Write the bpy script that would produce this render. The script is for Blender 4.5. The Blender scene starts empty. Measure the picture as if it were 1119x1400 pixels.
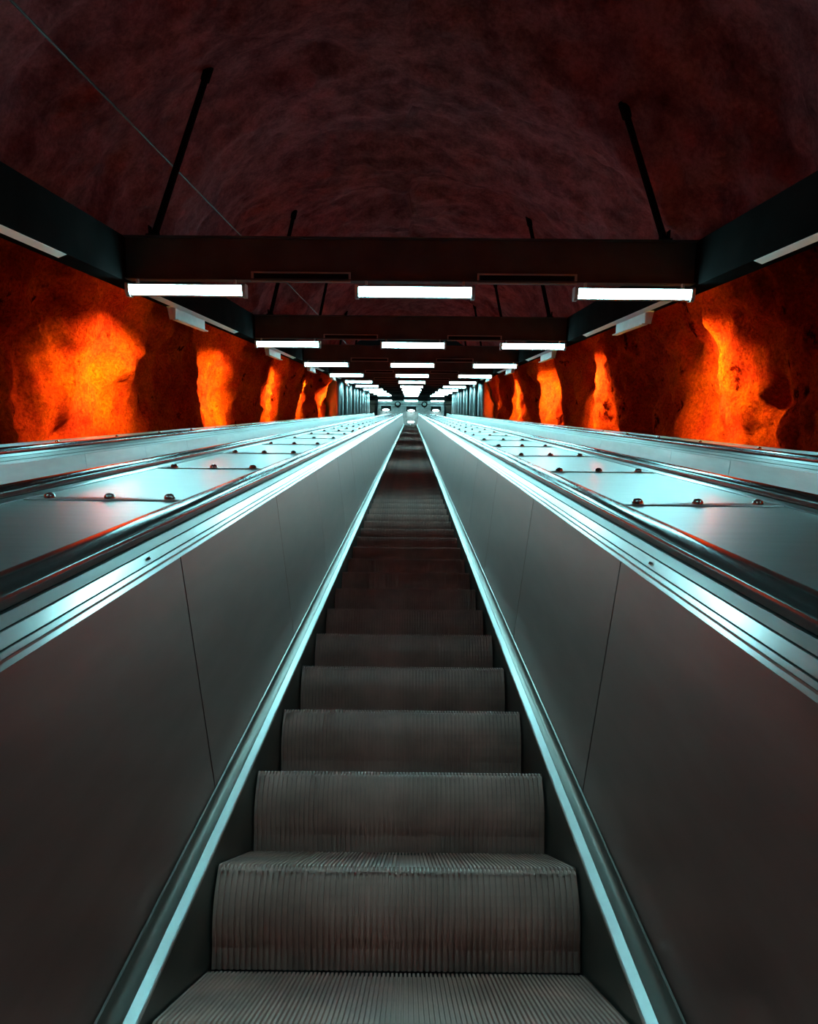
import bpy, bmesh, math, random
from mathutils import Matrix, Vector, noise
from mathutils.bvhtree import BVHTree

random.seed(7)
SC = bpy.context.scene
COL = SC.collection
PI = math.pi
INC = math.radians(30.0)              # slope of the escalators
RX = Matrix.Rotation(INC, 4, 'X')
ORG = Vector((0, 0, 2.2))             # eye point: origin of the slope frame (x across, s up the slope, n square to it)

# ------------------------------------------------------------------ camera, world, exposure
def W(x, s, n):
    return ORG + (RX @ Vector((x, s, n)))

cam = bpy.data.cameras.new('camera')
camo = bpy.data.objects.new('camera', cam)
COL.objects.link(camo)
cam.sensor_fit = 'VERTICAL'
cam.sensor_height = 36.0
cam.lens = 950.0 / 1400.0 * 36.0
cam.clip_end = 300
DEL = math.radians(8.38)
fwd = Vector((math.sin(math.radians(-0.08)), math.cos(DEL), -math.sin(DEL))).normalized()
zc = -fwd
xc_ = Vector((1, 0, 0)); xc_ = (xc_ - zc * xc_.dot(zc)).normalized()
yc = zc.cross(xc_)
M3 = Matrix((xc_, yc, zc)).transposed().to_4x4()
ROLL = math.radians(0.55)
M3 = M3 @ Matrix.Rotation(ROLL, 4, 'Z')
camo.matrix_world = Matrix.Translation(W(0.021, 0, 0)) @ RX @ M3
SC.camera = camo

world = bpy.data.worlds.new('world')
SC.world = world
world.use_nodes = True
world.node_tree.nodes['Background'].inputs[0].default_value = (0.30, 0.45, 0.5, 1)
world.node_tree.nodes['Background'].inputs[1].default_value = 0.004
SC.view_settings.view_transform = 'Standard'
SC.view_settings.look = 'None'
SC.view_settings.gamma = 1.0
SC.view_settings.use_curve_mapping = False
SC.view_settings.exposure = 0.0

LAMP_COL = (0.36, 0.95, 1.0)
LAMP_L = 62.0                          # radiance of the fluorescent lamps
WASH_COL = (0.95, 1.0, 0.20)
WASH_L = 95.0                        # wall washers: the tube's radiance, the beam's power, spread and dip
WASH_W = 175.0; WASH_SPREAD = 84.0; WASH_TILT = math.radians(36)
ROW0 = 7.38; ROWD = 5.96              # lamp rows along the slope

# ------------------------------------------------------------------ materials
def new_mat(name):
    m = bpy.data.materials.new(name); m.use_nodes = True
    nt = m.node_tree
    return m, nt, nt.nodes['Principled BSDF']

def N(nt, typ, **kw):
    n = nt.nodes.new(typ)
    for k, v in kw.items():
        if k in n.inputs: n.inputs[k].default_value = v
        else: setattr(n, k, v)
    return n

def simple(name, col, rough=0.5, metal=0.0, spec=0.5, var=0.12, scale=6.0, stretch=(1, 1, 1), bump=0.0, rvar=0.1):
    m, nt, b = new_mat(name)
    tc = N(nt, 'ShaderNodeTexCoord')
    mp = N(nt, 'ShaderNodeMapping'); mp.inputs['Scale'].default_value = stretch
    nt.links.new(tc.outputs['Object'], mp.inputs['Vector'])
    nz = N(nt, 'ShaderNodeTexNoise', Scale=scale, Detail=5.0)
    nt.links.new(mp.outputs[0], nz.inputs['Vector'])
    cr = N(nt, 'ShaderNodeValToRGB')
    cr.color_ramp.elements[0].position = 0.3; cr.color_ramp.elements[1].position = 0.7
    cr.color_ramp.elements[0].color = tuple(c * (1 - var) for c in col) + (1,)
    cr.color_ramp.elements[1].color = tuple(min(1, c * (1 + var)) for c in col) + (1,)
    nt.links.new(nz.outputs['Fac'], cr.inputs['Fac'])
    nt.links.new(cr.outputs['Color'], b.inputs['Base Color'])
    mr = N(nt, 'ShaderNodeMapRange')
    mr.inputs['To Min'].default_value = max(0.02, rough * (1 - rvar)); mr.inputs['To Max'].default_value = min(1, rough * (1 + rvar))
    nt.links.new(nz.outputs['Fac'], mr.inputs['Value'])
    nt.links.new(mr.outputs[0], b.inputs['Roughness'])
    b.inputs['Metallic'].default_value = metal
    b.inputs['Specular IOR Level'].default_value = spec
    if bump:
        bp = N(nt, 'ShaderNodeBump', Strength=bump, Distance=0.01)
        nt.links.new(nz.outputs['Fac'], bp.inputs['Height'])
        nt.links.new(bp.outputs[0], b.inputs['Normal'])
    return m

def emitter(name, col, strength):
    m, nt, b = new_mat(name)
    b.inputs['Base Color'].default_value = (0.8, 0.8, 0.8, 1)
    tc = N(nt, 'ShaderNodeTexCoord')
    nz = N(nt, 'ShaderNodeTexNoise', Scale=3.0)
    nt.links.new(tc.outputs['Object'], nz.inputs['Vector'])
    mr = N(nt, 'ShaderNodeMapRange'); mr.inputs['To Min'].default_value = strength * 0.96; mr.inputs['To Max'].default_value = strength * 1.04
    nt.links.new(nz.outputs['Fac'], mr.inputs['Value'])
    b.inputs['Emission Color'].default_value = tuple(col) + (1,)
    nt.links.new(mr.outputs[0], b.inputs['Emission Strength'])
    return m

M = {}
M['lamp'] = emitter('lamp_glow', LAMP_COL, LAMP_L)
M['wash'] = emitter('washer_glow', WASH_COL, WASH_L)
M['oval'] = emitter('oval_lamp_glow', (0.6, 0.97, 1.0), 16.0)
def brushed(name, col, sharp, broad, mix, tangent, aniso=0.8, scale=4.0, stretch=(1, 1, 1)):
    """brushed sheet metal: a tight reflection under a wide one spread across the grain"""
    m, nt, b = new_mat(name)
    out = nt.nodes['Material Output']
    tc = N(nt, 'ShaderNodeTexCoord')
    mp = N(nt, 'ShaderNodeMapping'); mp.inputs['Scale'].default_value = stretch
    nt.links.new(tc.outputs['Object'], mp.inputs['Vector'])
    nz = N(nt, 'ShaderNodeTexNoise', Scale=scale, Detail=5.0)
    nt.links.new(mp.outputs[0], nz.inputs['Vector'])
    cr = N(nt, 'ShaderNodeValToRGB')
    cr.color_ramp.elements[0].position = 0.3; cr.color_ramp.elements[1].position = 0.7
    cr.color_ramp.elements[0].color = tuple(c * .93 for c in col) + (1,)
    cr.color_ramp.elements[1].color = tuple(min(1, c * 1.07) for c in col) + (1,)
    nt.links.new(nz.outputs['Fac'], cr.inputs['Fac'])
    b2 = N(nt, 'ShaderNodeBsdfPrincipled')
    for q, r in ((b, sharp), (b2, broad)):
        nt.links.new(cr.outputs['Color'], q.inputs['Base Color'])
        q.inputs['Metallic'].default_value = 1.0
        mr = N(nt, 'ShaderNodeMapRange'); mr.inputs['To Min'].default_value = r * .94; mr.inputs['To Max'].default_value = r * 1.06
        nt.links.new(nz.outputs['Fac'], mr.inputs['Value']); nt.links.new(mr.outputs[0], q.inputs['Roughness'])
    b2.inputs['Anisotropic'].default_value = aniso
    cv = N(nt, 'ShaderNodeCombineXYZ')
    for i in range(3): cv.inputs[i].default_value = tangent[i]
    nt.links.new(cv.outputs[0], b2.inputs['Tangent'])
    mx = N(nt, 'ShaderNodeMixShader'); mx.inputs[0].default_value = mix
    nt.links.new(b.outputs[0], mx.inputs[1]); nt.links.new(b2.outputs[0], mx.inputs[2])
    nt.links.new(mx.outputs[0], out.inputs['Surface'])
    return m
UPN = (0, -math.sin(INC), math.cos(INC))
M['deck'] = brushed('brushed_deck_steel', (0.52, 0.52, 0.52), 0.07, 0.40, 0.86, (1, 0, 0), 0.85, 5, (1, 6, 1))
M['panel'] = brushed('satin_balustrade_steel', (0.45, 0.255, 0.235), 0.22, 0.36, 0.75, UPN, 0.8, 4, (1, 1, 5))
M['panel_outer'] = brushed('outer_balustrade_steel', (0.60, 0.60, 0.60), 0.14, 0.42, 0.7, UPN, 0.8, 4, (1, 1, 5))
M['rail'] = brushed('polished_rail_aluminium', (0.52, 0.52, 0.52), 0.15, 0.36, 0.55, UPN, 0.8, 1)
SLOPE = (0, math.cos(INC), math.sin(INC))
M['ledge'] = brushed('polished_skirt_aluminium', (0.86, 0.86, 0.86), 0.24, 0.44, 0.8, SLOPE, 0.85, 1)
M['cove'] = simple('shaded_cove_aluminium', (0.30, 0.25, 0.23), 0.33, 0.9, var=0.05, scale=3)  # cove metal darkened where it reflects less: shade put into the colour
M['skirt'] = simple('dark_skirt_panel', (0.10, 0.085, 0.075), 0.35, 0.3, var=0.2, scale=5)
M['rubber'] = simple('black_rubber', (0.022, 0.020, 0.020), 0.16, 0.0, spec=0.55, var=0.05, scale=2, rvar=0.02)
M['bolt'] = simple('chrome_bolt', (0.65, 0.62, 0.6), 0.10, 1.0, var=0.05)
M['gap'] = simple('dark_gap', (0.02, 0.02, 0.02), 0.8)
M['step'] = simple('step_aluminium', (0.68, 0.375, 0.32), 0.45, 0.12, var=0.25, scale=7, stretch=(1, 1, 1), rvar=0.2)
M['beam'] = simple('charcoal_beam_paint', (0.009, 0.008, 0.008), 0.85, 0.0, spec=0.0, var=0.25, scale=2.5)
M['cross'] = simple('lightened_cross_beam_paint', (0.045, 0.052, 0.056), 0.7, 0.0, spec=0.2, var=0.25, scale=2.5)  # beam paint made lighter in place of lamplight on the cross beams
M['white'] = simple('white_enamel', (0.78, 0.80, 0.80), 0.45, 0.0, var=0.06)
M['housing'] = simple('grey_lamp_housing', (0.35, 0.36, 0.36), 0.4, 0.2)
M['tray'] = simple('dull_tray_steel', (0.30, 0.28, 0.27), 0.5, 0.5)
M['cable'] = simple('black_cable', (0.01, 0.01, 0.01), 0.6)
M['concrete'] = simple('grey_concrete', (0.36, 0.345, 0.33), 0.7, var=0.3, scale=3, bump=0.2)
M['brown'] = simple('brown_panel', (0.20, 0.13, 0.10), 0.6, var=0.2)
M['clad'] = brushed('cladding_steel', (0.24, 0.25, 0.25), 0.14, 0.30, 0.7, UPN, 0.9, 2)
M['floor'] = simple('landing_stone', (0.18, 0.17, 0.16), 0.5, var=0.2)

def rock_mat(name, dark=1.0, vault=False):
    sr_lo, sr_hi, bs = 0.345, 0.40, 0.9
    m, nt, b = new_mat(name)
    tc = N(nt, 'ShaderNodeTexCoord')
    big = N(nt, 'ShaderNodeTexNoise', Scale=0.7, Detail=10.0, Roughness=0.72)
    nt.links.new(tc.outputs['Object'], big.inputs['Vector'])
    cr = N(nt, 'ShaderNodeValToRGB')
    e = cr.color_ramp.elements
    e[0].position = 0.30; e[0].color = (0.27 * dark, 0.009 * dark, 0.006 * dark, 1)
    e[1].position = 0.68; e[1].color = (0.62 * dark, 0.054 * dark, 0.0015 * dark, 1)
    k = e.new(0.47); k.color = (0.43 * dark, 0.020 * dark, 0.0045 * dark, 1)
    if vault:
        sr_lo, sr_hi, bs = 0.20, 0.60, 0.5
        e[0].color = (0.18, 0.064, 0.076, 1); e[1].color = (0.24, 0.076, 0.088, 1); e[2].color = (0.30, 0.090, 0.096, 1)  # vault copy of the rock, its dim light put into the colour
    nt.links.new(big.outputs['Fac'], cr.inputs['Fac'])
    # dark pits in the rock, their shade drawn as blotches of colour
    mp = N(nt, 'ShaderNodeMapping'); mp.inputs['Scale'].default_value = (1.0, 1.0, 0.7)
    nt.links.new(tc.outputs['Object'], mp.inputs['Vector'])
    sp = N(nt, 'ShaderNodeTexNoise', Scale=2.3, Detail=6.0, Roughness=0.7)
    nt.links.new(mp.outputs[0], sp.inputs['Vector'])
    sr = N(nt, 'ShaderNodeValToRGB')
    sr.color_ramp.elements[0].position = sr_lo; sr.color_ramp.elements[0].color = (0.16, 0.07, 0.08, 1)
    sr.color_ramp.elements[1].position = sr_hi; sr.color_ramp.elements[1].color = (1, 1, 1, 1)
    nt.links.new(sp.outputs['Fac'], sr.inputs['Fac'])
    mx = N(nt, 'ShaderNodeMix', data_type='RGBA', blend_type='MULTIPLY'); mx.inputs['Factor'].default_value = 1.0
    nt.links.new(cr.outputs['Color'], mx.inputs['A']); nt.links.new(sr.outputs['Color'], mx.inputs['B'])
    gr = N(nt, 'ShaderNodeTexNoise', Scale=22.0, Detail=8.0, Roughness=0.75)
    nt.links.new(tc.outputs['Object'], gr.inputs['Vector'])
    gm = N(nt, 'ShaderNodeMapRange'); gm.inputs['From Min'].default_value = .33; gm.inputs['From Max'].default_value = .67
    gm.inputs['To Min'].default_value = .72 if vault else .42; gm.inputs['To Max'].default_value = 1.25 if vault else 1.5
    nt.links.new(gr.outputs['Fac'], gm.inputs['Value'])
    mg = N(nt, 'ShaderNodeMix', data_type='RGBA', blend_type='MULTIPLY'); mg.inputs['Factor'].default_value = 1.0
    nt.links.new(mx.outputs['Result'], mg.inputs['A']); nt.links.new(gm.outputs[0], mg.inputs['B'])
    mx = mg
    # pale chips where the paint has flaked
    ch = N(nt, 'ShaderNodeTexNoise', Scale=4.5, Detail=8.0, Roughness=0.75)
    nt.links.new(tc.outputs['Object'], ch.inputs['Vector'])
    chr_ = N(nt, 'ShaderNodeValToRGB')
    chr_.color_ramp.elements[0].position = 0.735; chr_.color_ramp.elements[0].color = (0, 0, 0, 1)
    chr_.color_ramp.elements[1].position = 0.77; chr_.color_ramp.elements[1].color = (1, 1, 1, 1)
    nt.links.new(ch.outputs['Fac'], chr_.inputs['Fac'])
    m2 = N(nt, 'ShaderNodeMix', data_type='RGBA')
    nt.links.new(chr_.outputs['Color'], m2.inputs['Factor'])
    nt.links.new(mx.outputs['Result'], m2.inputs['A']); m2.inputs['B'].default_value = (0.55 * dark, 0.30 * dark, 0.14 * dark, 1)
    nt.links.new(m2.outputs['Result'], b.inputs['Base Color'])
    b.inputs['Roughness'].default_value = 0.75
    b.inputs['Specular IOR Level'].default_value = 0.0
    f = N(nt, 'ShaderNodeTexNoise', Scale=9.0, Detail=12.0, Roughness=0.80)
    nt.links.new(tc.outputs['Object'], f.inputs['Vector'])
    bp = N(nt, 'ShaderNodeBump', Strength=min(1.0, bs * 1.1), Distance=0.16)
    nt.links.new(f.outputs['Fac'], bp.inputs['Height'])
    nt.links.new(bp.outputs[0], b.inputs['Normal'])
    return m
M['rock'] = rock_mat('red_painted_rock')
M['vault'] = rock_mat('dimmed_vault_rock', 1.0, True)

# ------------------------------------------------------------------ helpers
class MB:
    """collects shapes in slope-aligned local coordinates (x, s, n) and links them as ONE mesh"""
    def __init__(self): self.bm = bmesh.new()
    def box(self, x0, x1, y0, y1, z0, z1, bevel=0.0):
        vs = [self.bm.verts.new((x, y, z)) for x in (x0, x1) for y in (y0, y1) for z in (z0, z1)]
        fs = []
        for q in ((0, 1, 3, 2), (4, 6, 7, 5), (0, 4, 5, 1), (2, 3, 7, 6), (0, 2, 6, 4), (1, 5, 7, 3)):
            fs.append(self.bm.faces.new([vs[i] for i in q]))
        if bevel:
            ed = list({e for f in fs for e in f.edges})
            bmesh.ops.bevel(self.bm, geom=ed, offset=bevel, segments=2, affect='EDGES', profile=0.5)
        return self
    def prism(self, pts, y0, y1, axis='y', closed=True):
        """profile pts swept along an axis; axis y: pts (x,z); axis x: pts (y,z)"""
        def P(p, t): return (p[0], t, p[1]) if axis == 'y' else (t, p[0], p[1])
        ts = [y0, y1] if not isinstance(y0, (list, tuple)) else list(y0)
        rings = [[self.bm.verts.new(P(p, t)) for p in pts] for t in ts]
        n = len(pts)
        for a, b in zip(rings[:-1], rings[1:]):
            for i in range(n if closed else n - 1):
                j = (i + 1) % n
                self.bm.faces.new((a[i], a[j], b[j], b[i]))
        if closed:
            self.bm.faces.new(rings[0]); self.bm.faces.new(rings[-1][::-1])
        return self
    def tube(self, a, b, r, seg=10, r2=None):
        a = Vector(a); b = Vector(b); d = (b - a).normalized()
        u = d.orthogonal().normalized(); v = d.cross(u)
        r2 = r if r2 is None else r2
        ra = [self.bm.verts.new(a + (u * math.cos(t) + v * math.sin(t)) * r) for t in [2 * PI * i / seg for i in range(seg)]]
        rb = [self.bm.verts.new(b + (u * math.cos(t) + v * math.sin(t)) * r2) for t in [2 * PI * i / seg for i in range(seg)]]
        for i in range(seg):
            j = (i + 1) % seg
            self.bm.faces.new((ra[i], ra[j], rb[j], rb[i]))
        self.bm.faces.new(ra[::-1]); self.bm.faces.new(rb)
        return self
    def lathe(self, prof, c=(0, 0, 0), axis='z', seg=18):
        """prof: (r, h) pairs about an axis through c"""
        rings = []
        for r, h in prof:
            ring = []
            for i in range(seg):
                t = 2 * PI * i / seg
                p = (r * math.cos(t), r * math.sin(t), h) if axis == 'z' else (r * math.cos(t), h, r * math.sin(t))
                ring.append(self.bm.verts.new((c[0] + p[0], c[1] + p[1], c[2] + p[2])))
            rings.append(ring)
        for a, b in zip(rings[:-1], rings[1:]):
            for i in range(seg):
                j = (i + 1) % seg
                self.bm.faces.new((a[i], a[j], b[j], b[i]))
        self.bm.faces.new(rings[0]); self.bm.faces.new(rings[-1])
        return self
    def build(self, name, mat, parent=None, smooth=None):
        bm = self.bm
        bmesh.ops.remove_doubles(bm, verts=bm.verts, dist=1e-6)
        bmesh.ops.recalc_face_normals(bm, faces=bm.faces)
        me = bpy.data.meshes.new(name); bm.to_mesh(me); bm.free()
        me.materials.append(mat)
        if smooth is not None:
            me.shade_smooth()
            try: me.set_sharp_from_angle(angle=math.radians(smooth))
            except Exception: pass
        o = bpy.data.objects.new(name, me); COL.objects.link(o)
        if parent: o.parent = parent
        return o

def put(o, x=0, s=0, n=0, level=False):
    o.location = W(x, s, n)
    o.rotation_euler = (0 if level else INC, 0, 0)
    return o

def tag(o, label=None, cat=None, group=None, kind=None):
    if label: o['label'] = label
    if cat: o['category'] = cat
    if group: o['group'] = group
    if kind: o['kind'] = kind
    return o

def thing(name, label, cat, x=0, s=0, n=0, group=None, level=False):
    o = bpy.data.objects.new(name, None); COL.objects.link(o)
    o.empty_display_size = 0.1
    put(o, x, s, n, level)
    return tag(o, label, cat, group)

def dup(root, x, s, n, label=None, level=False, parts=True):
    r = root.copy(); COL.objects.link(r); put(r, x, s, n, level)
    if label: r['label'] = label
    if parts:
        for ch in list(root.children):
            c = ch.copy(); COL.objects.link(c); c.parent = r
            for g in list(ch.children):
                d = g.copy(); COL.objects.link(d); d.parent = c
    return r

def struct(name, mb, mat, x=0, s=0, n=0, smooth=None, level=False):
    o = mb.build(name, mat, None, smooth); put(o, x, s, n, level); o['kind'] = 'structure'
    return o

ONES = ['', 'first', 'second', 'third', 'fourth', 'fifth', 'sixth', 'seventh', 'eighth', 'ninth', 'tenth', 'eleventh', 'twelfth', 'thirteenth',
        'fourteenth', 'fifteenth', 'sixteenth', 'seventeenth', 'eighteenth', 'nineteenth']
TENS = ['', '', 'twenty', 'thirty', 'forty', 'fifty', 'sixty', 'seventy', 'eighty', 'ninety']
def ordinal(i):
    if i >= 100: return 'hundredth' if i == 100 else 'hundred-and-' + ordinal(i - 100)
    if i < 20: return ONES[i]
    if i % 10 == 0: return TENS[i // 10][:-1] + 'ieth'
    return TENS[i // 10] + '-' + ONES[i % 10]

# ------------------------------------------------------------------ the rock tunnel
S0, S1 = -9.0, 36.6
def rock_point(t, s):
    """t 0..1 from the foot of the left wall over the crown to the foot of the right wall"""
    A, B, FOOT = 4.45, 4.25, 1.5
    arc = PI * 4.35
    tot = arc + 2 * FOOT
    d = t * tot
    if d < FOOT:
        p = Vector((-A, 0, -FOOT + d)); nr = Vector((-1, 0, 0))
    elif d > FOOT + arc:
        p = Vector((A, 0, -(d - FOOT - arc))); nr = Vector((1, 0, 0))
    else:
        a = PI - (d - FOOT) / arc * PI
        p = Vector((A * math.cos(a), 0, B * math.sin(a))); nr = Vector((math.cos(a), 0, math.sin(a)))
    side = 0 if p.x < 0 else 40
    q = Vector((p.x * 1.0, s, p.z))
    h = noise.noise(Vector((q.x * .25, q.y * .42 + side, q.z * .22))) * 0.55
    rid = noise.noise(Vector((q.x * .2 + 9, q.y * .75 + side, q.z * .16)))
    up = max(0.0, min(1.0, (p.z - 1.6) / 1.6))
    h += rid * 0.42 * (1 - .6 * up) - max(0.0, rid - .12) * 0.5 * (1 - up)
    h += noise.ridged_multi_fractal(Vector((q.x * .5, q.y * .75 + side, q.z * .35)), 1.0, 2.2, 4, 1.0, 2.0) * -0.10 * (1 - .7 * up) + .08
    h += noise.fractal(Vector((q.x * 1.0, q.y * 1.25, q.z * .8)), 0.9, 2.1, 5) * 0.16 * (1 - .5 * up)
    h += noise.turbulence(Vector((q.x * 2.4, q.y * 2.4, q.z * 1.9)), 3, False) * 0.13 * (1 - .6 * up)
    h += noise.noise(Vector((q.x * 5, q.y * 5.5, q.z * 4))) * .028 * (1 - .5 * up)
    h = max(-0.62, min(0.62, h))
    return Vector((p.x, s, p.z)) + nr * h

NS, NT = 620, 270
rows = [[rock_point(j / NT, S0 + (S1 - S0) * i / NS) for j in range(NT + 1)] for i in range(NS + 1)]
def rock_piece(name, j0, j1, mat):
    verts = []; faces = []
    w = j1 - j0 + 1
    for i in range(NS + 1): verts += [tuple(v) for v in rows[i][j0:j1 + 1]]
    for i in range(NS):
        for j in range(w - 1):
            a = i * w + j
            faces.append((a, a + w, a + w + 1, a + 1))
    me = bpy.data.meshes.new(name); me.from_pydata(verts, [], faces); me.materials.append(mat); me.shade_smooth()
    o = bpy.data.objects.new(name, me); COL.objects.link(o); put(o); o['kind'] = 'structure'
    return o, BVHTree.FromPolygons(verts, faces)
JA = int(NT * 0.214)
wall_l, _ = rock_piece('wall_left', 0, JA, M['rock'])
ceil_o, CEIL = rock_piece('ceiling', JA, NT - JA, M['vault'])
wall_r, _ = rock_piece('wall_right', NT - JA, NT, M['rock'])

# steel-clad stretch of the tunnel beyond the rock, and its flat dark soffit
def cladding(name, sg):
    pts = []
    y = 0.0; L = 24.5
    while y < L:
        u = (y % 2.6) / 1.15            # half-round columns added to catch lamp streaks, fine flutes between them
        pts.append((y, -.34 * math.sin(PI * u) ** .8 if 0 < u < 1 else .03 * math.sin(2 * PI * y / .29)))
        y += .05
    mb = MB()
    lv = [-1.6, 2.3]
    ra = [mb.bm.verts.new((sg * (3.86 + d), yy, lv[0])) for yy, d in pts]
    rb = [mb.bm.verts.new((sg * (3.86 + d), yy, lv[1])) for yy, d in pts]
    for i in range(len(pts) - 1): mb.bm.faces.new((ra[i], ra[i + 1], rb[i + 1], rb[i]))
    return struct(name, mb, M['clad'], 0, 36.2, 0, 50)
cladding('wall_upper_left', -1); cladding('wall_upper_right', 1)
mb = MB(); mb.box(-4.6, 4.6, 36.3, 64.5, 2.3, 2.4); struct('ceiling_upper', mb, M['beam'])
for sg, nm in ((-1, 'left'), (1, 'right')):
    mb = MB(); mb.box(*sorted((sg * 3.84, sg * 5.6)), 36.2, 36.3, -1.6, 2.4); struct('trim_' + ('1' if sg < 0 else '2'), mb, M['clad'])

# floors under everything
mb = MB(); mb.box(-5.3, 5.3, -9, 47.0, -1.62, -1.5); struct('floor_slope', mb, M['floor'])
HC = 46.3                              # crest of the escalators
crest = RX.inverted() @ Vector((0, 1, 0))
mb = MB(); mb.box(-5.3, 5.3, 0, 19, -0.25, 0); struct('floor_landing', mb, M['floor'], 0, HC, -1.03, level=True)

# ------------------------------------------------------------------ steps
NPITCH = 0.404; NOSE0 = 1.407 - 0.404; STEPN = -1.0
RUN = NPITCH * math.cos(INC); RISE = NPITCH * math.sin(INC)
HWS = 0.397
def groove(mbm, a, b, dep, nrm, n=64):
    """ribbed plate: swept from curve a.. (list of (y,z)) with ribs standing along nrm(y,z)"""
def make_step():
    root = thing('escalator_step', 'x', 'escalator step', 0, NOSE0, STEPN, 'steps of the middle escalator', level=True)
    nr = 88; w = 2 * HWS / nr
    # across profile: rib / groove
    def across():
        w = 2 * HWS / nr
        for i in range(nr):
            x0 = -HWS + i * w
            yield x0, 1; yield x0 + w * .52, 1; yield x0 + w * .58, 0; yield x0 + w * .94, 0
        yield HWS, 1
    xs = list(across())
    # tread
    bm = bmesh.new()
    path = [(0.012, 0.0), (RUN + 0.004, 0.0)]
    rows_ = []
    for y, z in [(0.006, -0.012), (0.010, -0.002), (0.018, 0.0)] + [(RUN + .004, 0.0), (RUN + .004, -.03)]:
        rows_.append([bm.verts.new((x, y, z - (0 if r else (0.007 if z > -.011 else 0.004)))) for x, r in xs])
    for a, b in zip(rows_[:-1], rows_[1:]):
        for i in range(len(xs) - 1): bm.faces.new((a[i], a[i + 1], b[i + 1], b[i]))
    mb = MB(); mb.bm.free(); mb.bm = bm
    mb.build('tread', M['step'], root)
    nr = 62; w = 2 * HWS / nr; xs = list(across())
    # riser, curving back under the nosing to the tread below
    bm = bmesh.new(); rows_ = []
    nk = 9
    for k in range(nk + 1):
        f = k / nk
        z = -0.012 - f * (RISE + 0.004 - 0.012)
        y = 0.006 - 0.014 * math.sin(PI * min(f / .8, 1.0)) + 0.030 * f * f
        rows_.append([bm.verts.new((x, y + (0 if r else 0.006), z)) for x, r in xs])
    for a, b in zip(rows_[:-1], rows_[1:]):
        for i in range(len(xs) - 1): bm.faces.new((a[i], b[i], b[i + 1], a[i + 1]))
    mb = MB(); mb.bm.free(); mb.bm = bm
    mb.build('riser', M['step'], root)
    return root
step0 = make_step()
NSTEP = 112
for k in range(-3, NSTEP):
    if k < 0:
        lab = 'ribbed metal escalator step %s below the step at the photo\'s bottom edge' % ('one place', 'two places', 'three places')[-k - 1]
    elif k == 0:
        lab = 'lit ribbed escalator step at the bottom edge of the photo, only its tread showing'
    else:
        lab = 'ribbed grey escalator step, %s riser counting up from the bottom of the photo' % ordinal(k)
    if k == 0:
        step0['label'] = lab; continue
    dup(step0, 0, NOSE0 + k * NPITCH, STEPN, lab, level=True)

# stepped bands of the side escalators, down between their balustrades
def band(name, xc):
    pts = []
    for k in range(112):
        pts += [(k * RUN, k * RISE), ((k + 1) * RUN, k * RISE)]
    pts += [(112 * RUN, 111 * RISE - .3), (RUN, -.3)]
    mb = MB()
    ra = [mb.bm.verts.new((-HWS, y, z)) for y, z in pts]; rb = [mb.bm.verts.new((HWS, y, z)) for y, z in pts]
    for i in range(len(pts) - 1): mb.bm.faces.new((ra[i], ra[i + 1], rb[i + 1], rb[i]))
    return struct(name, mb, M['step'], xc, NOSE0, STEPN, level=True)
XC = 1.86
band('floor_left', -XC); band('floor_right', XC)

# ------------------------------------------------------------------ balustrades and handrails
SB0, SB1 = -3.0, 46.6
PIT = 1.172                            # panel pitch
SEAM0 = 1.60                           # a balustrade seam
def mir(pts, sg): return [(p[0] * sg, p[1]) for p in pts]

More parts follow.
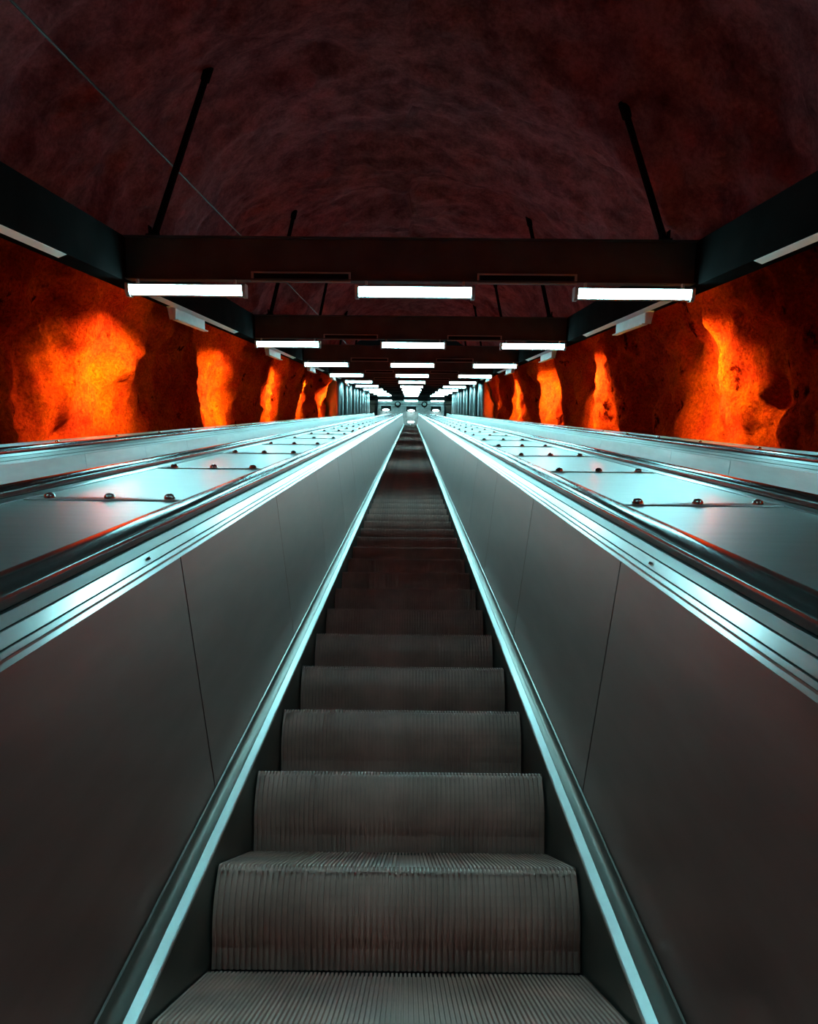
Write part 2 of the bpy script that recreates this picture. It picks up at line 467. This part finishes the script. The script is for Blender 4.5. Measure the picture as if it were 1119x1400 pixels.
def balustrade(xc, sg, label, visible=True, mat='panel'):
    t = thing('escalator_balustrade', label, 'balustrade', xc, 0, 0)
    mb = MB(); mb.prism(mir([(.402, -1.28), (.402, -.962), (.409, -.962), (.409, -1.28)], sg), SB0, SB1)
    mb.build('skirt', M['skirt'], t)
    mb = MB()
    mb.prism(mir([(.400, -.966), (.400, -.9595), (.4025, -.9570), (.4195, -.9510), (.4208, -.9530), (.4208, -.966)], sg), SB0, SB1)
    led = mb.build('ledge_strip', M['ledge'], t, 25); led['label'] = 'bright aluminium strip along the foot of the panels'
    mb = MB()
    mb.prism(mir([(.4215, -.966), (.4215, -.9560), (.427, -.9555), (.435, -.9530), (.442, -.9480), (.447, -.9405), (.4490, -.9300), (.4530, -.9285), (.456, -.966)], sg), SB0, SB1)
    mb.build('ledge_cove', M['cove'], t, 25)
    # wall panels one by one
    k = 0
    s = SEAM0 - 4 * PIT
    if visible:
        pm = None
        while s < SB1 - 0.2:
            a = max(s, SB0) + .003; b = min(s + PIT, SB1) - .003
            full = abs((b - a) - (PIT - .006)) < 1e-6
            if pm is not None and full:
                c = pm.copy(); COL.objects.link(c); c.parent = t; c.location = (0, a, 0)
            else:
                mb = MB(); mb.prism(mir([(.4535, -.942), (.5195, -.335), (.5315, -.335), (.4655, -.942)], sg), 0, b - a)
                p = mb.build('panel', M[mat], t); p.location = (0, a, 0)
                if full: pm = p
            s += PIT
    else:
        mb = MB(); mb.prism(mir([(.4535, -.942), (.5195, -.335), (.5315, -.335), (.4655, -.942)], sg), SB0, SB1)
        mb.build('panel', M['panel'], t)
    mb = MB(); mb.prism(mir([(.462, -.94), (.524, -.336), (.54, -.336), (.54, -1.4), (.462, -1.4)], sg), SB0, SB1)
    mb.build('panel_backing', M['gap'], t)
    # rail: a dark core carrying three bright bands, the guide under the handrail and an outer strip down to the deck
    mb = MB()
    mb.prism(mir([(.522, -.344), (.5280, -.3270), (.5280, -.3235), (.5385, -.3055), (.5385, -.3020), (.552, -.2900), (.560, -.290), (.560, -.274), (.610, -.274), (.610, -.290),
                  (.648, -.290), (.648, -.345)], sg), SB0, SB1)
    mb.build('rail_core', M['gap'], t)
    for q in ([(.5150, -.3460), (.5255, -.3275), (.5285, -.3275), (.5285, -.3460)],
              [(.5258, -.3240), (.5355, -.3060), (.5390, -.3060), (.5390, -.3240)],
              [(.5360, -.3025), (.5460, -.2875), (.5500, -.2860), (.5540, -.2875), (.5540, -.3025)]):
        mb = MB(); mb.prism(mir(q, sg), SB0, SB1); mb.build('rail_band', M['rail'], t, 25)
    mb = MB(); mb.prism(mir([(.624, -.2895), (.624, -.2845), (.630, -.2825), (.644, -.2840), (.656, -.2890), (.656, -.2985), (.649, -.2985), (.649, -.2895)], sg), SB0, SB1)
    mb.build('outer_strip', M['rail'], t, 25)
    mb = MB(); mb.tube((sg * .534, 1.43, -.3180), (sg * .525, 1.43, -.3135), .0045, 12, .003)
    mb.build('rail_screw', M['bolt'], t)
    return t

def handrail(xc, sg, label):
    c = .585
    pts = []
    for i in range(15):                # rounded top from the inner lip over to the outer lip
        a = PI - PI * i / 14
        pts.append((c + .040 * math.cos(a), -.272 + .024 * math.sin(a) ** .8 if 0 < i < 14 else -.272))
    pts += [(c + .041, -.281), (c + .028, -.2815), (c + .028, -.2708), (c - .028, -.2708), (c - .028, -.2815), (c - .041, -.281)]
    mb = MB(); mb.prism(mir(pts, sg), SB0, SB1)
    o = mb.build('handrail', M['rubber'], None, 35)
    put(o, xc, 0, 0)
    return tag(o, label, 'handrail')

balustrade(0, -1, 'satin steel balustrade on the left of the middle escalator steps')
balustrade(0, 1, 'satin steel balustrade on the right of the middle escalator steps')
balustrade(-XC, 1, 'inner balustrade of the left escalator, facing away behind the left studded deck', False)
balustrade(XC, -1, 'inner balustrade of the right escalator, facing away behind the right studded deck', False)
balustrade(-XC, -1, 'bright outer steel balustrade below the left orange rock wall', True, 'panel_outer')
balustrade(XC, 1, 'bright outer steel balustrade below the right orange rock wall', True, 'panel_outer')
handrail(0, -1, 'glossy black rubber handrail nearest the camera on the left of the middle steps')
handrail(0, 1, 'glossy black rubber handrail nearest the camera on the right of the middle steps')
handrail(-XC, 1, 'glossy black handrail along the far edge of the left studded deck')
handrail(XC, -1, 'glossy black handrail along the far edge of the right studded deck')
handrail(-XC, -1, 'glossy black handrail on the outer balustrade under the left rock wall')
handrail(XC, 1, 'glossy black handrail on the outer balustrade under the right rock wall')

# ------------------------------------------------------------------ decks between the escalators
BOLT = [(0.0175, 0.0), (0.0175, .003), (.0165, .0075), (.0135, .0125), (.009, .0158), (.004, .0172), (.0006, .0175)]
def bolt_mesh(parent, x, y, z):
    mb = MB(); mb.lathe(BOLT, (0, 0, 0))
    o = mb.build('bolt', M['bolt'], parent, 40); o.location = (x, y, z)
    return o
ROWS0 = 2.185                          # first row of bolts in the photograph
DN = -.291
def deck_panel(sg, label):
    t = thing('deck_panel', label, 'deck panel', sg * .93, ROWS0, DN, 'studded deck panels')
    mb = MB(); mb.box(-.268, .268, .004, PIT - .004, -.012, 0, .0015); mb.build('plate', M['deck'], t)
    mb = MB(); mb.prism([(-.030, .0002), (-.030, .0012), (-.026, .0042), (.012, .0050), (.016, .0040), (.016, .0002)], -.262, .262, axis='x')
    mb.build('joint_strip', M['ledge'], t)
    b0 = bolt_mesh(t, -.190, -.006, .0042)
    for x in (0, .190):
        b = b0.copy(); COL.objects.link(b); b.parent = t; b.location = (x, -.006, .0042)
    return t
for sg, side in ((-1, 'left'), (1, 'right')):
    p0 = None
    for k in range(-4, 38):
        s = ROWS0 + k * PIT
        if k < -1: lab = 'brushed steel deck panel %s before the nearest visible one, %s of the camera' % (('', 'one place', 'two places', 'three places')[-k - 1], side)
        elif k == -1: lab = 'nearest brushed steel deck panel on the %s, streaked with orange reflections at the photo\'s edge' % side
        else: lab = 'brushed steel deck panel on the %s, behind the %s row of bolts' % (side, ordinal(k + 1))
        if p0 is None: p0 = deck_panel(sg, lab); put(p0, sg * .93, s, DN)
        else: dup(p0, sg * .93, s, DN, lab)
    mb = MB(); mb.box(*sorted((sg * .655, sg * 1.205)), SB0, SB1, -.40, -.31); struct('trim_deck_' + side, mb, M['gap'])

# outer decks against the rock
def outer_panel(sg, label):
    t = thing('deck_panel', label, 'deck panel', sg * 2.78, ROWS0, DN, 'narrow outer deck panels')
    mb = MB(); mb.box(-.262, .262, .003, PIT - .003, -.012, 0, .0015)
    mb.build('plate', M['deck'], t)
    mb = MB(); mb.prism([(.258, -.4), (.258, .002), (.262, .005), (.272, .005), (.272, -.4)] if sg > 0 else [(-.258, -.4), (-.258, .002), (-.262, .005), (-.272, .005), (-.272, -.4)], .003, PIT - .003)
    mb.build('edge_flange', M['deck'], t)
    bolt_mesh(t, sg * .10, -.004 + .02, 0)
    return t
for sg, side in ((-1, 'left'), (1, 'right')):
    p0 = None
    for k in range(-4, 38):
        s = ROWS0 + k * PIT
        if k < 2: lab = 'narrow steel deck panel by the %s rock wall, %s before the first visible' % (side, ('one place', 'two places', 'three places', 'four places', 'five places', 'six places')[1 - k])
        else: lab = 'narrow steel deck panel along the %s rock wall, %s from the photo\'s edge' % (side, ordinal(k - 1))
        if p0 is None: p0 = outer_panel(sg, lab); put(p0, sg * 2.78, s, DN)
        else: dup(p0, sg * 2.78, s, DN, lab)
    mb = MB(); mb.box(*sorted((sg * 3.06, sg * 5.2)), S0, 47, -1.5, -1.0); struct('trim_gutter_' + side, mb, M['floor'])

# ------------------------------------------------------------------ overhead frame
NB, NTOP = 1.285, 1.715
for sg, side in ((-1, 'left'), (1, 'right')):
    t = thing('side_beam', 'long charcoal steel beam running up the slope along the %s rock wall' % side, 'beam', 0, 0, 0)
    mb = MB(); mb.box(*sorted((sg * 2.93, sg * 2.955)), S0, 63, NB + .012, NTOP); mb.build('web', M['beam'], t)
    mb = MB(); mb.box(*sorted((sg * 2.93, sg * 3.165)), S0, 63, NB, NB + .012); mb.box(*sorted((sg * 3.150, sg * 3.165)), S0, 63, NB, NB + .05)
    mb.build('bottom_flange', M['beam'], t)
    mb = MB(); mb.box(*sorted((sg * 2.93, sg * 3.12)), S0, 63, NTOP, NTOP + .014); mb.build('top_flange', M['beam'], t)
    for k in range(-2, 9):  # pale strips cut to the lamplit stretch: its light put into the shape
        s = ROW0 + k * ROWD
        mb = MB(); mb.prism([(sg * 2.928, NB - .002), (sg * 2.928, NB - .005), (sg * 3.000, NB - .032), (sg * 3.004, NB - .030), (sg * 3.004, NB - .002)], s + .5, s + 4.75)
        c = mb.build('lit_stretch_strip', M['white'], t)
        c['label'] = 'pale strip laid over the lamplit stretch under the beam'

ROWNAME = ['nearest row', 'second row', 'third row', 'fourth row', 'fifth row', 'sixth row', 'seventh row', 'eighth row', 'ninth row', 'tenth row', 'eleventh row']
def make_beam(label):
    t = thing('cross_beam', label, 'beam', 0, ROW0, 0, 'cross beams over the escalators')
    mb = MB(); mb.box(-2.925, 2.925, .06, .08, NB + .03, NTOP); mb.build('web', M['cross'], t)
    mb = MB(); mb.box(-2.925, 2.925, .00, .16, NTOP, NTOP + .014); mb.build('top_flange', M['cross'], t)
    mb = MB(); mb.box(-2.925, 2.925, .00, .16, NB + .016, NB + .03); mb.build('bottom_flange', M['cross'], t)
    return t
def make_lamp(label):
    t = thing('fluorescent_lamp', label, 'lamp', 0, ROW0, 1.19, 'fluorescent lamps in rows')
    # hooded housing: closed above, below and on its uphill side, open downhill
    mb = MB(); mb.prism([(-.030, .050), (-.020, .062), (.074, .062), (.084, .052), (.084, -.042), (.076, -.052), (.020, -.050), (.014, -.044), (.070, -.042), (.070, .043)], -.60, .60, axis='x')
    mb.build('housing', M['housing'], t)
    prof = [(-.026, .042), (-.0295, .034), (-.028, .010), (-.018, -.018), (.000, -.038), (.010, -.042), (.066, -.040), (.066, .042)]
    mb = MB(); mb.prism(prof, -.575, .575, axis='x'); d = mb.build('diffuser', M['lamp'], t, 40)
    d['label'] = 'glowing pale cyan diffuser'
    for e in (-1, 1):
        mb = MB(); mb.prism([(.0, -.066), (-.034, -.02), (-.038, .046), (-.028, .068), (.080, .068), (.088, .056), (.088, -.054), (.078, -.066)], e * .578, e * .615, axis='x')
        mb.build('end_cap', M['housing'], t)
        mb = MB(); mb.box(e * .50 - .012, e * .50 + .012, .0, .04, .06, .112); mb.build('bracket', M['housing'], t)
    return t
def make_tray(label):
    t = thing('cable_tray', label, 'cable tray', 0, ROW0, 1.33, 'open cable trays between lamps')
    mb = MB()
    mb.box(-.50, .50, -.035, -.015, .036, .050); mb.build('rail', M['tray'], t)
    mb = MB(); mb.box(-.50, .50, -.035, -.015, -.052, -.038); mb.build('rail', M['tray'], t)
    for e in (-1, 1):
        mb = MB(); mb.box(e * .50 - .01, e * .50 + .01, -.037, -.013, -.052, .050); mb.build('end_bar', M['tray'], t)
    mb = MB(); mb.box(-.48, .48, -.0149, .0, -.036, .034); mb.build('back_plate', M['beam'], t)
    return t
beam0 = lamp0 = tray0 = None
LX = [(-2.30, 'left'), (.05, 'middle'), (2.30, 'right')]
for k in range(-1, 10):
    s = ROW0 + k * ROWD
    rn = ROWNAME[k] if k >= 0 else ('row over the camera' if k == -1 else 'row behind the camera')
    lab = 'charcoal cross beam above the %s of lamps' % rn
    if beam0 is None: beam0 = make_beam(lab); put(beam0, 0, s, 0)
    else: dup(beam0, 0, s, 0, lab)
    for x, side in LX:
        lab = 'lit cyan-white fluorescent lamp, %s one of the %s' % (side, rn)
        if lamp0 is None: lamp0 = make_lamp(lab); put(lamp0, x, s, 1.19)
        else: dup(lamp0, x, s, 1.19, lab)
    for x, side in ((-1.12, 'left'), (1.20, 'right')):
        lab = 'thin open metal tray between lamps, %s of centre in the %s' % (side, rn)
        if tray0 is None: tray0 = make_tray(lab); put(tray0, x, s + .04, 1.335)
        else: dup(tray0, x, s + .04, 1.335, lab)

# hangers from the vault down to the cross beams
inv = RX.inverted()
for k in range(-1, 5):
    s = ROW0 + k * ROWD
    for x, dx, side in ((-2.63, .11, 'left'), (2.60, -.11, 'right')):
        a = Vector((x, s + .07, NTOP + .016))
        d = (inv.to_3x3() @ Vector((dx, 0, 1))).normalized()
        hit = CEIL.ray_cast(a, d)
        L = hit[3] if hit and hit[3] else 2.0
        b = a + d * (L + .06)
        rn = ROWNAME[k] if k >= 0 else 'row over the camera'
        t = thing('hanger_rod', 'dark steel hanger rod to beam above the %s of lamps, %s end' % (rn, side), 'hanger', 0, 0, 0, 'hanger rods')
        mb = MB(); mb.tube(a + d * .02, b, .037, 12); mb.build('rod', M['beam'], t, 40)
        mb = MB(); mb.tube(a + d * (L - .16), b, .055, 8); mb.build('anchor', M['beam'], t)
        mb = MB(); mb.box(a.x - .06, a.x + .06, a.y - .07, a.y + .07, a.z - .001, a.z + .014)
        mb.box(a.x - .045, a.x - .033, a.y - .04, a.y + .04, a.z + .014, a.z + .10); mb.box(a.x + .033, a.x + .045, a.y - .04, a.y + .04, a.z + .014, a.z + .10)
        mb.build('foot_bracket', M['beam'], t)

# wall washers hanging outside the side beams, open towards the rock
def make_washer(sg, label):
    t = thing('wall_washer', label, 'floodlight', sg * 3.0, ROW0 + 2.1, NB, 'wall washers under the side beams')
    h = .64
    mb = MB(); mb.box(*sorted((0, sg * .010)), -h, h, -.172, -.004); mb.build('back_plate', M['white'], t)
    mb = MB(); mb.prism([(-sg * .040, -.168), (-sg * .044, -.176), (-sg * .040, -.184), (sg * .030, -.184), (sg * .030, -.174)], -h - .02, h + .02); mb.build('lip', M['white'], t)
    mb = MB(); mb.prism([(sg * .010, -.012), (sg * .010, -.003), (sg * .11, -.010), (sg * .11, -.019)], -h, h); mb.build('hood', M['white'], t)
    for e in (-1, 1):
        mb = MB(); mb.prism([(sg * .010, -.018), (sg * .105, -.024), (sg * .075, -.172), (sg * .010, -.172)], e * h - .006, e * h + .006); mb.build('end_plate', M['white'], t)
    mb = MB(); mb.tube((sg * .050, -.42, -.090), (sg * .050, .42, -.090), .015, 10); mb.build('tube', M['wash'], t, 60)
    li = bpy.data.lights.get('washer_beam') or bpy.data.lights.new('washer_beam', 'AREA')
    li.shape = 'RECTANGLE'; li.size = .6; li.size_y = .05; li.energy = WASH_W; li.color = WASH_COL; li.spread = math.radians(WASH_SPREAD)
    lo = bpy.data.objects.new('washer_beam', li); COL.objects.link(lo); lo.parent = t
    lo.location = (sg * .085, 0, -.100)
    d = Vector((sg * math.cos(WASH_TILT), 0, -math.sin(WASH_TILT)))
    z = -d; x = Vector((0, 1, 0)); y = z.cross(x)
    lo.rotation_euler = Matrix((x, y, z)).transposed().to_euler()
    return t
for sg, side in ((-1, 'left'), (1, 'right')):
    w0 = None
    for k in range(-2, 5):
        s = ROW0 + 2.4 + k * ROWD
        if k < 0: lab = 'white metal wall washer under the %s beam, %s' % (side, 'over the camera' if k == -1 else 'behind the camera')
        else: lab = 'white metal wall washer under the %s beam, just beyond the %s of lamps' % (side, ROWNAME[k])
        if w0 is None: w0 = make_washer(sg, lab); put(w0, sg * 3.0, s, NB)
        else: dup(w0, sg * 3.0, s, NB, lab)

# the cable strung under the vault on the left
cb = MB()
pp = None
qd = Vector((-1, 0, 1)).normalized()
rr = min((CEIL.ray_cast(Vector((0, s_ * .5, 0)), qd)[3] or 9) for s_ in range(-2, 66)) - .05
for i in range(0, 52):
    s = -1 + i * .65
    p = Vector((0, s, 0)) + qd * (rr - .02 + .015 * math.sin(i * 1.3))
    if pp is not None: cb.tube(pp, p, .011, 6)
    pp = p
o = cb.build('overhead_cable', M['cable'], None, 60); put(o)
tag(o, 'thin black cable strung along the dark red vault on the left', 'cable')

# ------------------------------------------------------------------ the upper landing's end wall
SE = 62.5
def E(x, n): return x, SE, n
mb = MB(); mb.box(-5.2, 5.2, 0, .3, -7.0, 2.6); endw = struct('wall_end', mb, M['concrete'], 0, SE + .9, 0, level=True)
mb = MB(); mb.box(-5.2, 5.2, 0, .25, -.02, .28); struct('trim_3', mb, M['beam'], 0, SE + .55, .93, level=True)
for x, side in ((-2.28, 'left'), (.02, 'middle'), (2.36, 'right')):
    endl = dup(lamp0, x, SE, .77, 'lit fluorescent lamp on the %s of the end wall row beyond the escalator tops' % side)
    mb = MB(); mb.prism([(.086, .048), (.092, .040), (.094, .0), (.092, -.045), (.086, -.050)], -.575, .575, axis='x'); mb.build('added_rear_glow', M['lamp'], endl)  # extra glowing face added on the uphill side to brighten the end wall
# dark recess boxes over oval lamps
def end_lamp(label, x, n, hood=True, ds=.35):
    t = thing('oval_lamp', label, 'lamp', x, SE + ds, n, 'oval lamps on the end wall', level=True)
    if hood:
        mb = MB(); mb.box(-.44, .44, .0, .45, .10, .36, .01); mb.build('hood', M['beam'], t)
    mb = MB()
    prof = [(.001, -.12), (.14, -.11), (.25, -.07), (.33, 0), (.25, .07), (.14, .10), (.001, .11)]
    mb.lathe(prof, (0, 0, 0))
    for v in mb.bm.verts: v.co = (v.co.x * .95, v.co.y * .35 + .12, v.co.z * .75)
    mb.build('globe', M['oval'], t, 60)
    mb = MB(); mb.tube((0, .30, 0), (0, .52, 0), .05, 10); mb.build('stem', M['beam'], t)
    return t
end_lamp('glowing oval lamp under a dark hood on the end wall, left of centre', -2.22, .02)
end_lamp('glowing oval lamp under a dark hood on the end wall, above the middle steps', .05, -.03)
end_lamp('glowing oval lamp under a dark hood on the end wall, right of centre', 2.26, .0)
end_lamp('lower glowing oval right above the last visible steps', .03, -1.02, False, -.62)  # bright oval just above the crest, built as a glowing body
for x, side in ((-1.16, 'left'), (1.22, 'right')):
    t = thing('signal_disc', 'round dark-rimmed disc with pale centre on the end wall, %s of the middle lamp' % side, 'sign', x, SE + .3, .47, 'discs on the end wall', level=True)
    mb = MB(); mb.lathe([(.001, -.05), (.25, -.05), (.27, -.03), (.27, .05), (.001, .05)], (0, 0, 0), axis='y', seg=24); mb.build('rim', M['beam'], t, 30)
    mb = MB(); mb.lathe([(.001, -.085), (.12, -.08), (.16, -.06), (.16, -.045), (.001, -.045)], (0, 0, 0), axis='y', seg=24); mb.build('face', M['white'], t, 30)
    mb = MB(); mb.tube((0, .05, 0), (0, .6, 0), .03, 8); mb.build('bracket', M['beam'], t)
mb = MB(); mb.tube((-4.2, 0, 0), (4.2, 0, 0), .035, 8)
o = mb.build('wall_pipe', M['cable'], None, 60); put(o, 0, SE + .62, .48, level=True); tag(o, 'dark pipe running across the end wall behind the two round discs', 'pipe')
dn = 1
for sg, side in ((-1, 'left'), (1, 'right')):
    mb = MB(); mb.box(*sorted((sg * 3.15, sg * 3.78)), 0, .08, -3, 1.25); struct('door_%d' % dn, mb, M['brown'], 0, SE + .5, .0, level=True); dn += 1
    for x, w in ((3.05, 'inner'), (3.88, 'outer')):
        mb = MB(); mb.box(-.09, .09, -.06, .12, 0, 4.4, .015)
        o = mb.build('post', M['clad'], None); put(o, sg * x, SE + .45, -2.6, level=True)
        o.location = W(sg * x, SE + .45, 0) + Vector((0, 0, -3.0))
        tag(o, '%s pale metal post beside the brown panel at the %s of the end wall' % (w, side), 'post')
